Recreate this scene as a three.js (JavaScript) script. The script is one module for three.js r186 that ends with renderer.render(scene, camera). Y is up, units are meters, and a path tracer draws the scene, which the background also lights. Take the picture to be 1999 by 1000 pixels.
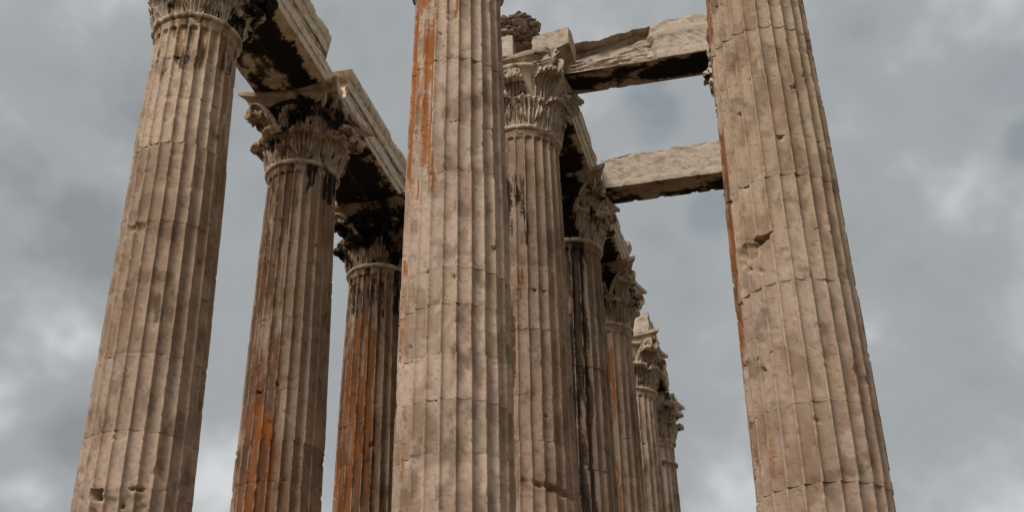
import * as THREE from 'three';
import { createNoise3D } from 'simplex-noise';
import { toCreasedNormals, mergeVertices } from 'three/addons/utils/BufferGeometryUtils.js';

// ------------------------------------------------------------------ camera, sky, sun, exposure
const scene = new THREE.Scene();
const EYE = 1.65;                                             // eye height above the earth in front of the platform
const camera = new THREE.PerspectiveCamera(24.22, 1024 / 513, 0.1, 3000);
camera.position.set(5.077, EYE, 17.294);
camera.rotation.order = 'YXZ';
camera.rotation.set(0.4904, 0.2325, -0.017);
scene.add(camera);

const renderer = new THREE.WebGLRenderer({ antialias: true });
renderer.toneMapping = THREE.LinearToneMapping;
renderer.toneMappingExposure = 2.0;
renderer.shadowMap.enabled = true;

function lcg(seed) { let s = seed >>> 0; return () => { s = (s + 0x6d2b79f5) | 0; let t = Math.imul(s ^ (s >>> 15), 1 | s); t = (t + Math.imul(t ^ (t >>> 7), 61 | t)) ^ t; return ((t ^ (t >>> 14)) >>> 0) / 4294967296; }; }
const rnd = lcg(20477);
const N3 = createNoise3D(lcg(911));
const sm = (a, b, x) => { const t = Math.min(1, Math.max(0, (x - a) / (b - a))); return t * t * (3 - 2 * t); };
const lerp = (a, b, t) => a + (b - a) * t;
const mix = (a, b, t) => [a[0] + (b[0] - a[0]) * t, a[1] + (b[1] - a[1]) * t, a[2] + (b[2] - a[2]) * t];
const fbm = (x, y, z, o = 4) => { let s = 0, a = 0.5, f = 1; for (let i = 0; i < o; i++) { s += a * N3(x * f, y * f, z * f); a *= 0.5; f *= 2.03; } return s; };

const SUN = new THREE.Vector3(-0.30, 0.80, 0.72).normalize();
{
  // overcast sky: a layered deck of cloud seen from below, thinner in places
  const W = 2048, H = 1024, data = new Float32Array(W * H * 4);
  const spots = [   // [direction, angular size, brightness] of the thick and thin places in the cloud deck
    [[-0.535, 0.385, -0.747], 0.032, 0.95], [[-0.575, 0.335, -0.745], 0.036, 0.95], [[-0.57, 0.268, -0.777], 0.035, 1.0], [[-0.447, 0.28, -0.846], 0.04, 0.7],
    [[-0.545, 0.315, -0.777], 0.03, -0.55], [[-0.534, 0.50, -0.696], 0.17, -0.5], [[-0.485, 0.582, -0.653], 0.05, 0.25],
    [[0.119, 0.45, -0.874], 0.16, 0.22], [[0.103, 0.577, -0.81], 0.14, 0.30], [[0.147, 0.344, -0.927], 0.07, -0.42], [[-0.059, 0.262, -0.957], 0.05, 0.65],
    [[-0.09, 0.335, -0.941], 0.04, -0.35], [[0.153, 0.265, -0.952], 0.05, 0.35], [[-0.1, 0.55, -0.82], 0.06, 0.3], [[0.02, 0.42, -0.90], 0.07, 0.3],
  ].map(([d, s, b]) => { const l = Math.hypot(...d); return [d.map((v) => v / l), s, b]; });
  const holes = [[[-0.065, 0.573, -0.817], 0.028, 0.5], [[-0.036, 0.495, -0.868], 0.018, 0.4], [[0.208, 0.506, -0.839], 0.016, 0.45], [[0.2, 0.55, -0.82], 0.03, 0.2]].map(([d, s, b]) => { const l = Math.hypot(...d); return [d.map((v) => v / l), s, b]; });
  const dark = [0.134, 0.144, 0.152], mid = [0.180, 0.191, 0.198], bright = [0.325, 0.335, 0.340], blue = [0.082, 0.108, 0.135];
  for (let j = 0; j < H; j++) {
    const el = ((j + 0.5) / H - 0.5) * Math.PI, y = Math.sin(el), c = Math.cos(el);
    for (let i = 0; i < W; i++) {
      const az = ((i + 0.5) / W - 0.5) * 2 * Math.PI, x = c * Math.cos(az), z = c * Math.sin(az);
      let v = 0, hole = 0;
      const wx = x, wy = y * 1.2, wz = z;
      let puff = 0, am = 0.46, fr = 5.2; for (let k = 0; k < 6; k++) { puff += am * N3(wx * fr + 7 * k, wy * fr - 3 * k, wz * fr + 11 * k); am *= 0.58; fr *= 1.93; }
      v = 0.50 * fbm(wx * 1.6, wy * 1.6, wz * 1.6, 2) + 0.62 * puff + 0.12 * Math.abs(puff);
      const warp = Math.max(0, 1.0 + 1.6 * fbm(wx * 8, wy * 9, wz * 8 + 2, 5));
      for (const [d, s, b] of spots) { const e = (1 - (x * d[0] + y * d[1] + z * d[2])) * 2 / (s * s); if (e < 9) v += b * 0.62 * Math.exp(-e) * warp; }
      for (const [d, s, b] of holes) { const e = (1 - (x * d[0] + y * d[1] + z * d[2])) * 2 / (s * s); if (e < 9) hole = Math.max(hole, b * sm(0.15, 1.0, Math.exp(-e * 0.6) * warp)); }
      let col = v < 0 ? mix(mid, dark, sm(0, 0.62, -v)) : mix(mid, bright, sm(0, 0.85, v));
      col = mix(col, blue, Math.min(0.9, hole));
      const k = (j * W + i) * 4; data[k] = col[0]; data[k + 1] = col[1]; data[k + 2] = col[2]; data[k + 3] = 1;
    }
  }
  const sky = new THREE.DataTexture(data, W, H, THREE.RGBAFormat, THREE.FloatType);
  sky.mapping = THREE.EquirectangularReflectionMapping; sky.magFilter = sky.minFilter = THREE.LinearFilter;
  sky.wrapS = THREE.RepeatWrapping; sky.needsUpdate = true;
  scene.background = sky; scene.environment = sky;
}
const sun = new THREE.DirectionalLight(new THREE.Color(1.0, 0.955, 0.89), 1.5);
sun.position.copy(SUN).multiplyScalar(80).add(new THREE.Vector3(0, 8, -8));
sun.target.position.set(0, 8, -8); scene.add(sun, sun.target);
sun.castShadow = true; sun.shadow.radius = 45; sun.shadow.mapSize.set(4096, 4096);
Object.assign(sun.shadow.camera, { left: -40, right: 40, top: 40, bottom: -40, near: 1, far: 180 });

// ------------------------------------------------------------------ materials
function grainTexture(seed, lo, scale, wrapM, streak) {
  const S = 512, d = new Uint8Array(S * S * 4), b = new Uint8Array(S * S * 4);
  const T = 2 * Math.PI / S, r = lcg(seed);
  const tile = (i, j, f, o) => {                 // noise that tiles: both axes on circles folded into three dimensions
    let s = 0, a = 0.5, ff = f;
    for (let k = 0; k < o; k++) { s += a * N3(Math.cos(i * T) * ff + seed, Math.sin(i * T) * ff + Math.cos(j * T) * ff * streak, Math.sin(j * T) * ff * streak + 7 * k); a *= 0.55; ff *= 2; }
    return s;
  };
  for (let j = 0; j < S; j++) for (let i = 0; i < S; i++) {
    const n = tile(i, j, scale, 5), f = r() - 0.5, pit = sm(0.42, 0.6, tile(i + 91, j + 37, scale * 3.2, 2));
    const v = Math.min(1, Math.max(0, lo + (1 - lo) * (0.62 + 0.55 * n + 0.12 * f) - 0.3 * pit));
    const k = (j * S + i) * 4; d[k] = d[k + 1] = d[k + 2] = 255 * v; d[k + 3] = 255;
    const h = Math.min(1, Math.max(0, 0.55 + 0.5 * n + 0.10 * f - 0.5 * pit)); b[k] = b[k + 1] = b[k + 2] = 255 * h; b[k + 3] = 255;
  }
  return [d, b].map((a, k) => {
    const t = new THREE.DataTexture(a, S, S, THREE.RGBAFormat); t.wrapS = t.wrapT = THREE.RepeatWrapping; t.magFilter = THREE.LinearFilter; t.minFilter = THREE.LinearMipmapLinearFilter;
    t.generateMipmaps = true; if (!k) t.colorSpace = THREE.SRGBColorSpace; t.repeat.set(1 / wrapM, 1 / wrapM); t.needsUpdate = true; return t;
  });
}
const [gMap, gBump] = grainTexture(5, 0.86, 9.0, 1.6, 0.8);
const [rMap, rBump] = grainTexture(17, 0.82, 8.0, 1.3, 1.0);
const marble = new THREE.MeshPhysicalMaterial({ specularIntensity: 0.3, vertexColors: true, map: gMap, bumpMap: gBump, bumpScale: 0.004, roughness: 0.88, metalness: 0 });
const roughMarble = new THREE.MeshPhysicalMaterial({ specularIntensity: 0.3, vertexColors: true, map: rMap, bumpMap: rBump, bumpScale: 0.014, roughness: 0.93, metalness: 0 });

// linear base colours
const TAN = [0.435, 0.300, 0.217], PALE = [0.60, 0.455, 0.342], BROWN = [0.250, 0.147, 0.085], GREY = [0.30, 0.208, 0.140], CREAM = [0.62, 0.50, 0.385], CLEAN = [0.61, 0.495, 0.385], CLEAN_LIFTED = [0.82, 0.69, 0.53];
const ORANGE = [0.33, 0.098, 0.016], RUST = [0.135, 0.055, 0.024], BURNT = [0.25, 0.080, 0.018], NEARBLACK = [0.016, 0.012, 0.009], UMBER = [0.075, 0.042, 0.024], OCHRE = [0.30, 0.175, 0.07];

// ------------------------------------------------------------------ helpers
const taken = {};
const numbered = (n) => { const k = taken[n] = (taken[n] ?? -1) + 1; return k ? `${n}_${String(k).padStart(3, '0')}` : n; };
function tag(o, label, category, group) { o.userData.label = label; o.userData.category = category; o.userData.kind = 'thing'; if (group) o.userData.group = group; return o; }
function thing(name, label, category, [x, y, z], group) { const g = new THREE.Group(); g.name = numbered(name); g.position.set(x, y, z); scene.add(g); return tag(g, label, category, group); }
function part(name, geo, mat, parent) { const m = new THREE.Mesh(geo, mat); m.name = name; parent.add(m); return m; }
function geom(pos, idx, uv, col) {
  const g = new THREE.BufferGeometry();
  g.setAttribute('position', new THREE.Float32BufferAttribute(pos, 3));
  g.setAttribute('uv', new THREE.Float32BufferAttribute(uv, 2));
  if (col) g.setAttribute('color', new THREE.Float32BufferAttribute(col, 3));
  g.setIndex(idx); g.computeVertexNormals(); return g;
}
function paint(g, f) {                                        // vertex colours from a function of position
  const p = g.attributes.position, c = new Float32Array(p.count * 3);
  for (let i = 0; i < p.count; i++) { const v = f(p.getX(i), p.getY(i), p.getZ(i), i); c[i * 3] = v[0]; c[i * 3 + 1] = v[1]; c[i * 3 + 2] = v[2]; }
  g.setAttribute('color', new THREE.BufferAttribute(c, 3)); return g;
}
// weathered marble at a world point: warm tan with paler and greyer blotches, diagonal veins and thin dirt lines
function stone(x, y, z, o = {}) {
  const a = fbm(x * 0.9, y * 0.55, z * 0.9, 4), b = fbm(x * 2.6 + 7, y * 1.7, z * 2.6, 4), f = N3(x * 9, y * 8, z * 9);
  let c = mix(o.base ?? TAN, PALE, (o.pale ?? 0.35) * sm(-0.15, 0.5, a + 0.3 * b));
  c = mix(c, BROWN, (o.brown ?? 0.5) * sm(0.08, 0.42, -a + 0.45 * b));
  c = mix(c, GREY, 0.45 * sm(0.20, 0.32, b + 0.08 * f));
  const vein = Math.abs(fbm(x * 1.3 + y * 0.9, y * 1.2 - x * 0.6, z * 1.3 + 4, 3));
  c = mix(c, BROWN, 0.4 * sm(0.035, 0.0, vein));
  const k = 1 + 0.10 * f + 0.05 * N3(x * 23, y * 19, z * 23); return [c[0] * k, c[1] * k, c[2] * k];
}

// ------------------------------------------------------------------ setting: earth and stepped platform (below the frame)
const BASE = 1.74;                                            // level of the column bases
{
  const g = new THREE.PlaneGeometry(1600, 1600, 160, 160); g.rotateX(-Math.PI / 2);
  const p = g.attributes.position; for (let i = 0; i < p.count; i++) { const x = p.getX(i), z = p.getZ(i), d = Math.hypot(x, z + 10); p.setY(i, sm(60, 300, d) * 6 * fbm(x * 0.006, 1, z * 0.006, 3)); }
  g.computeVertexNormals(); paint(g, (x, y, z) => mix([0.20, 0.16, 0.105], [0.12, 0.125, 0.055], sm(-0.1, 0.3, fbm(x * 0.05, 2, z * 0.05, 4))));
  const uv = g.attributes.uv; for (let i = 0; i < uv.count; i++) uv.setXY(i, p.getX(i), p.getZ(i));
  const ground = new THREE.Mesh(g, roughMarble); ground.name = 'ground'; ground.userData.kind = 'structure'; scene.add(ground);
  const steps = new THREE.Group(); steps.name = 'platform'; steps.userData.kind = 'structure'; scene.add(steps);
  for (let k = 0; k < 3; k++) {
    const e = 1.7 + (2 - k) * 0.55, h = BASE / 3, b = new THREE.BoxGeometry(18.6 + 2 * e, h, 36 + 2 * e, 24, 1, 48);
    b.translate(1, k * h + h / 2 - 0.002, -17.2); paint(b, (x, y, z) => stone(x, y, z));
    const u = b.attributes.uv, q = b.attributes.position; for (let i = 0; i < u.count; i++) u.setXY(i, q.getX(i) + q.getY(i), q.getZ(i));
    part('step', b, marble, steps);
  }
}

// ------------------------------------------------------------------ columns
const RING = 15.2;                                            // height of the necking ring above the column base
const CAP = 2.03;                                             // height of the capital
const shaftR = (h) => 0.968 - 0.158 * Math.pow(Math.max(0, h) / RING, 2.3);
const GROUP = 'fluted columns of the ruined temple';

// flute cross-section: a narrow flat fillet, then a round channel
const FINE = [0, 0.10, 0.13, 0.24, 0.38, 0.56, 0.74, 0.88, 0.97], COARSE = [0, 0.10, 0.3, 0.56, 0.82];

function shaftColour(cfg, phi, h, drum, wx, wy, wz) {
  let c = stone(wx, wy, wz, { base: mix(cfg.base ?? TAN, PALE, drum.pale), brown: cfg.brown ?? 0.5, pale: cfg.palev ?? 0.35 });
  c = [c[0] * drum.k, c[1] * drum.k, c[2] * drum.k * drum.warm];
  const u = phi * 0.88;
  // dirt caught along thin horizontal lines and around the drum joints, in ragged pieces
  const line = Math.abs(((h * 1.0 + 0.07 * N3(u * 2, h * 0.4, 31 + drum.id)) * 3.1) % 1 - 0.5);
  c = mix(c, BROWN, 0.6 * sm(0.035, 0.0, line) * sm(0.1, 0.45, N3(u * 2.3, h * 2.2, 57)));
  const line2 = Math.abs(((h + 0.03 * Math.cos((phi + Math.PI) * 24) + 0.05 * N3(u * 3, h * 0.7, 5 + drum.id)) * 8.3) % 1 - 0.5);
  c = mix(c, UMBER, 0.42 * sm(0.07, 0.0, line2) * sm(0.25, 0.55, fbm(u * 2.0, h * 1.6, 83 + cfg.seed, 3) + 0.25 * N3(u * 7, h * 3, 1)));
  if (drum.dirt) c = mix(c, mix(BROWN, GREY, 0.5 + 0.5 * N3(u * 2, h * 2, 6)), drum.dirt * sm(-0.28, 0.18, fbm(u * 1.4, h * 0.9, drum.id * 7 + cfg.seed, 4) + 0.1 * N3(u * 9, h * 7, 3)));
  const patch = fbm(u * 1.4, h * 1.0, cfg.seed + 3, 4);
  c = mix(c, UMBER, 0.36 * sm(0.24, 0.40, patch + 0.05 * N3(u * 12, h * 12, 2)));
  const spk = N3(u * 17 + 3, h * 15, cfg.seed); c = mix(c, UMBER, 0.5 * sm(0.78, 0.9, spk));
  for (const s of cfg.stainsAndShade ?? []) {
    const win = sm(s.p[0] - s.soft, s.p[0] + s.soft, phi) * sm(s.p[1] + s.soft, s.p[1] - s.soft, phi) * sm(s.h[0] - 0.8, s.h[0] + 0.8, h + 0.6 * N3(u * 3, h, 8)) * sm(s.h[1] + 0.5, s.h[1] - 0.5, h + 0.5 * N3(u * 4, h, 12));
    if (win < 0.02) continue;
    const fk = Math.floor((phi + Math.PI) / (Math.PI / 12)), n1 = 0; let n = n1 + 0.42 * fbm(u * (s.fu ?? 4.5) + s.seed, h * (s.fh ?? 0.22), 3.3, 3) + 0.34 * N3(fk * 7.7, h * 0.45, s.seed) + 0.30 * fbm(u * 11, h * 1.5, s.seed, 4) + 0.09 * N3(u * 31, h * 16, 4); if (s.nz) n *= s.nz;
    const m = sm(0.0, s.edge ?? 0.10, n + win * (s.amt ?? 0.9) - (s.thr ?? 0.75)) * (s.op ?? 0.95);
    if (m > 0) { let k = s.c; if (s.c2) k = mix(s.c, s.c2, sm(-0.1, 0.25, fbm(u * 6, h * 0.6, s.seed + 9, 3))); c = mix(c, k, m); }
  }
  return c;
}

function buildDrum(cfg, X, Z, y0, y1, drum, last) {
  const thc = Math.atan2(camera.position.x - X, camera.position.z - Z), F = 24, pitch = 2 * Math.PI / F;
  const ts = [], fl = [], ks = [];
  for (let k = 0; k < F; k++) {
    const mid = (k + 0.5) / F * 2 * Math.PI - Math.PI, set = Math.abs(mid) < 1.85 && !cfg.low ? FINE : COARSE;
    for (const s of set) { ts.push(-Math.PI + (k + s) * pitch); fl.push(s); ks.push(k); }
  }
  ts.push(Math.PI); fl.push(0); ks.push(F);
  const hs = [], vis = cfg.vis ?? 4.2, dy = cfg.dy ?? 0.045;
  let h = y0; hs.push(h); h += 0.012; hs.push(h);
  while (h < y1 - 0.016) { const st = h < vis ? 0.3 : (last && h > y1 - 0.45) ? 0.02 : dy; h = Math.min(h + st, y1 - 0.012); hs.push(h); if (h >= y1 - 0.0121) break; }
  hs.push(y1);
  const n = ts.length, pos = [], uv = [], col = [], idx = [];
  const rowR = [];
  const emit = (hh, inset, isCap) => {
    const base = shaftR(hh);
    for (let i = 0; i < n; i++) {
      const phi = ts[i], th = phi + thc + drum.twist, u = phi * 0.88, s = fl[i];
      let a = 1, dep = 0;
      if (s > 0.105) {
        const xx = (s - 0.10) / 0.90 * 2 - 1; let hw = 1; const top = RING - 0.17 - hh, rr = 0.092;
        if (last) hw = top <= 0 ? 0 : top < rr ? Math.sqrt(1 - ((rr - top) / rr) ** 2) : 1;
        if (hw > 0 && Math.abs(xx) < hw) { dep = Math.pow(1 - (xx / hw) ** 2, 0.5) * Math.min(1, hw * 1.4); a = 1 - dep; }
      }
      let r = base - drum.flute * dep;
      if (last) r += 0.028 * sm(RING - 0.16, RING, hh);                        // flares out to the ring
      // knocked-off arrises
      const chip = fbm(u * 2.2 + drum.id * 3.7, hh * 2.6, cfg.seed, 4) + 0.25 * N3(u * 9, hh * 7, drum.id);
      r -= (0.032 * sm(0.42, 0.60, chip) * drum.wear) * a;
      r -= 0.022 * sm(0.36, 0.50, fbm(u * 1.7, hh * 1.9 + 40, cfg.seed + drum.id, 3)) * drum.wear * (0.4 + 0.6 * a);
      // broken edges at the joints
      const de = Math.min(hh - y0, y1 - hh), ej = N3(u * 2.6, y0 * 5 + (hh - y0 > y1 - hh ? 9 : 0), cfg.seed + 2) + 0.5 * N3(u * 8, y0 * 5, cfg.seed);
      const reach = 0.03 + 0.11 * sm(0.3, 1.2, ej);
      if (!(last && y1 - hh < 0.3)) r -= (0.006 * sm(-0.2, 0.7, N3(u * 1.1, y0 * 3, 5)) * sm(0.014, 0, de) + 0.040 * sm(reach, 0, de) * sm(0.55, 1.05, ej));
      r += 0.0022 * N3(u * 5, hh * 3, 4 + cfg.seed) + 0.0012 * N3(u * 14, hh * 9, cfg.seed);
      for (const g of cfg.gouges ?? []) {
        const du = (phi - g.p) / g.w, dh = (hh - g.h - (g.slope ?? 0) * (phi - g.p)) / g.t, e = Math.sqrt(du * du + dh * dh) + 0.28 * N3(u * 6, hh * 6, 77);
        if (e < 1 && !(g.max && hh > g.max)) r -= g.d * sm(1, g.sharp ?? 0.4, e);
      }
      r -= inset;
      const px = r * Math.sin(th) + drum.ox, pz = r * Math.cos(th) + drum.oz;
      pos.push(px, hh, pz); uv.push(u + drum.id * 0.37, hh + drum.id * 0.61);
      let c = shaftColour(cfg, phi, hh, drum, px + X, hh, pz + Z); if (s < 0.105) c = mix(c, CREAM, 0.32 * sm(-0.35, 0.15, N3(ks[i] * 3.3, hh * 2.2, cfg.seed) + 0.5 * N3(ks[i], hh * 11, 3))); col.push(c[0], c[1], c[2]);
    }
  };
  const rows = []; 
  const add = (hh, inset) => { rows.push(pos.length / 3); emit(hh, inset); };
  add(hs[0], 0.3); add(hs[0], 0);                               // lower bed face
  for (const hh of hs) add(hh, 0);
  add(hs[hs.length - 1], 0); add(hs[hs.length - 1], 0.3);        // upper bed face
  for (let r = 0; r < rows.length - 1; r++) {
    if (r === 1 || r === rows.length - 3) continue;              // split normals at the edges
    for (let i = 0; i < n - 1; i++) { const a = rows[r] + i, b = rows[r + 1] + i; idx.push(a, a + 1, b, b, a + 1, b + 1); }
  }
  return geom(pos, idx, uv, col);
}

function lathe(profile, seg, f) {                                // profile [[r, y] ...] revolved, f(r, y, theta) -> [r, y]
  const pos = [], uv = [], idx = [], n = seg + 1;
  profile.forEach(([r, y], j) => { for (let i = 0; i < n; i++) { const th = i / seg * 2 * Math.PI - Math.PI, [rr, yy] = f ? f(r, y, th, j) : [r, y]; pos.push(rr * Math.sin(th), yy, rr * Math.cos(th)); uv.push(th * r, y + j * 0.02); } });
  for (let j = 0; j < profile.length - 1; j++) for (let i = 0; i < seg; i++) { const a = j * n + i, b = a + n; idx.push(a, a + 1, b, b, a + 1, b + 1); }
  return geom(pos, idx, uv);
}

// capital surface: marble with black crusts and rust in ragged patches, plus shade painted between leaves
function capColour(cfg, X, Z) {
  const cc = cfg.cap ?? {}, thc = Math.atan2(camera.position.x - X, camera.position.z - Z), off = cfg.seed * 1.3;
  return (x, y, z) => {
    const wx = x + X, wz = z + Z; let phi = Math.atan2(x, z) - thc; phi = Math.atan2(Math.sin(phi), Math.cos(phi));
    let c = stone(wx, y, wz, { base: cc.base ?? CREAM, brown: 0.45, pale: 0.3 });
    const n = fbm(x * 1.5 + off, y * 1.3, z * 1.5, 3) + 0.45 * fbm(x * 5 + off, y * 4, z * 5, 3) + 0.12 * N3(x * 21, y * 21, z * 21);
    c = mix(c, mix(RUST, OCHRE, sm(-0.1, 0.3, N3(x * 3, y * 2, z * 3 + off))), 0.7 * sm(0.0, 0.12, n + (cc.rust ?? -0.32)));
    let t = cc.crustShade ?? -0.45;
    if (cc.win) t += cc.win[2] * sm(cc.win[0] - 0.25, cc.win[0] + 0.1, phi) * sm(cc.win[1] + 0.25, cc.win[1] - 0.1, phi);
    for (const [pp, py, pr, am] of cc.spots ?? []) { const d = ((phi - pp) ** 2 + (y - py) ** 2) / (pr * pr); if (d < 6) t += am * (cc.leafSpots ?? 1) * Math.exp(-d); }  // dark patches, among them a painted slot between leaves
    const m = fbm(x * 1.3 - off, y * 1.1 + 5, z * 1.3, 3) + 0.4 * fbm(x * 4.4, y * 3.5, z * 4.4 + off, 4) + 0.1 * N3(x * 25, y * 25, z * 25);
    return mix(mix(c, UMBER, 0.6 * sm(-0.10, 0.02, m + t)), NEARBLACK, 0.97 * sm(0.0, 0.09, m + t));
  };
}

// one acanthus leaf: lobed, ribbed, curling over at the tip, with a back and edges
function leafGeo(alpha, r0, hL, W, o) {
  const ns = o.ns ?? 36, nt = o.nt ?? 30;
  const spine = new THREE.CatmullRomCurve3([[0, 0], [0.03, 0.30], [0.045, 0.58], [0.075, 0.80], [0.13, 0.945], [0.205, 0.99], [0.262, 0.945], [0.275, 0.86]].map(([a, b]) => new THREE.Vector3(r0 + a * (0.78 + 0.5 * hL) * (o.reach ?? 1), b * hL, 0)));
  const pos = [], uv = [], idx = [], n = nt + 1;
  const P = new THREE.Vector3(), T = new THREE.Vector3();
  for (const side of [0, 1]) for (let j = 0; j <= ns; j++) for (let i = 0; i <= nt; i++) {
    const t = i / nt * 2 - 1, at = Math.abs(t);
    const s = Math.min(1, j / ns) * (o.cut < 1 ? Math.min(1, o.cut + 0.07 * N3(t * 2.4, o.seed, 1) + 0.05 * N3(t * 7, o.seed, 5)) : 1);
    spine.getPoint(s, P); spine.getTangent(s, T);
    const nx = T.y, ny = -T.x;                                  // outward normal of the spine in (r, y)
    const lobe = 0.74 + 0.26 * Math.pow(Math.abs(Math.cos(Math.PI * (s * 3.4 + 0.25))), 0.6) + 0.035 * Math.cos(s * 70);
    const w = W * (0.50 + 0.56 * Math.sin(Math.PI * Math.min(1, s * 0.86 + 0.06))) * (s > 0.76 ? Math.sqrt(Math.max(0.02, 1 - ((s - 0.76) / 0.245) ** 2)) : 1) * lerp(1, lobe, sm(0.3, 0.95, at));
    let e = 0.065 * at * at * (0.35 + s) + 0.034 * sm(0.09, 0.0, at) + 0.048 * Math.cos(t * Math.PI * 6.2) * Math.min(1, s * 5) * (1 - 0.35 * s)
      + 0.038 * Math.cos((s * 6.8 - at * 2.0) * Math.PI) * sm(0.35, 0.8, at);
    e += 0.009 * N3(t * 3 + o.seed, s * 6, 2) + 0.005 * N3(t * 8, s * 14, o.seed);
    if (side) e -= 0.045 + 0.04 * (1 - at);
    const r = P.x + nx * e, y = P.y + ny * e, ang = alpha + (t * w + 0.012 * N3(s * 9, t * 3, o.seed)) / (r0 + 0.06);
    pos.push(r * Math.sin(ang), y, r * Math.cos(ang)); uv.push(t * w + o.seed, P.y + s * 0.2);
  }
  const B = n * (ns + 1);
  for (let j = 0; j < ns; j++) for (let i = 0; i < nt; i++) { const a = j * n + i, b = a + n; idx.push(a, a + 1, b, b, a + 1, b + 1, B + a, B + b, B + a + 1, B + b, B + b + 1, B + a + 1); }
  for (let j = 0; j < ns; j++) for (const i of [0, nt]) { const a = j * n + i, b = a + n; if (i) idx.push(a, B + a, b, b, B + a, B + b); else idx.push(a, b, B + a, b, B + b, B + a); }
  for (let i = 0; i < nt; i++) { const a = ns * n + i; idx.push(a, a + 1, B + a, B + a, a + 1, B + a + 1); }
  return geom(pos, idx, uv);
}

// ribbon with an oval section along a list of points
function ribbon(pts, radius, wide, seg = 8) {
  const c = new THREE.CatmullRomCurve3(pts), m = pts.length * 3, fr = c.computeFrenetFrames(m), pos = [], uv = [], idx = [];
  for (let j = 0; j <= m; j++) {
    const p = c.getPointAt(j / m), R = radius(j / m), Wd = wide(j / m);
    for (let i = 0; i <= seg; i++) { const a = i / seg * 2 * Math.PI, x = Math.cos(a) * R, y = Math.sin(a) * Wd, N = fr.normals[j], B = fr.binormals[j]; pos.push(p.x + N.x * x + B.x * y, p.y + N.y * x + B.y * y, p.z + N.z * x + B.z * y); uv.push(i / seg * 0.3, j / m); }
  }
  for (let j = 0; j < m; j++) for (let i = 0; i < seg; i++) { const a = j * (seg + 1) + i, b = a + seg + 1; idx.push(a, a + 1, b, b, a + 1, b + 1); }
  for (const e of [0, m]) { const k = pos.length / 3, p = c.getPointAt(e / m); pos.push(p.x, p.y, p.z); uv.push(0, 0); for (let i = 0; i < seg; i++) { const a = e * (seg + 1) + i; if (e) idx.push(a, a + 1, k); else idx.push(a + 1, a, k); } }
  return geom(pos, idx, uv);
}
const cyl = (r, y, a) => new THREE.Vector3(r * Math.sin(a), y, r * Math.cos(a));

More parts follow.
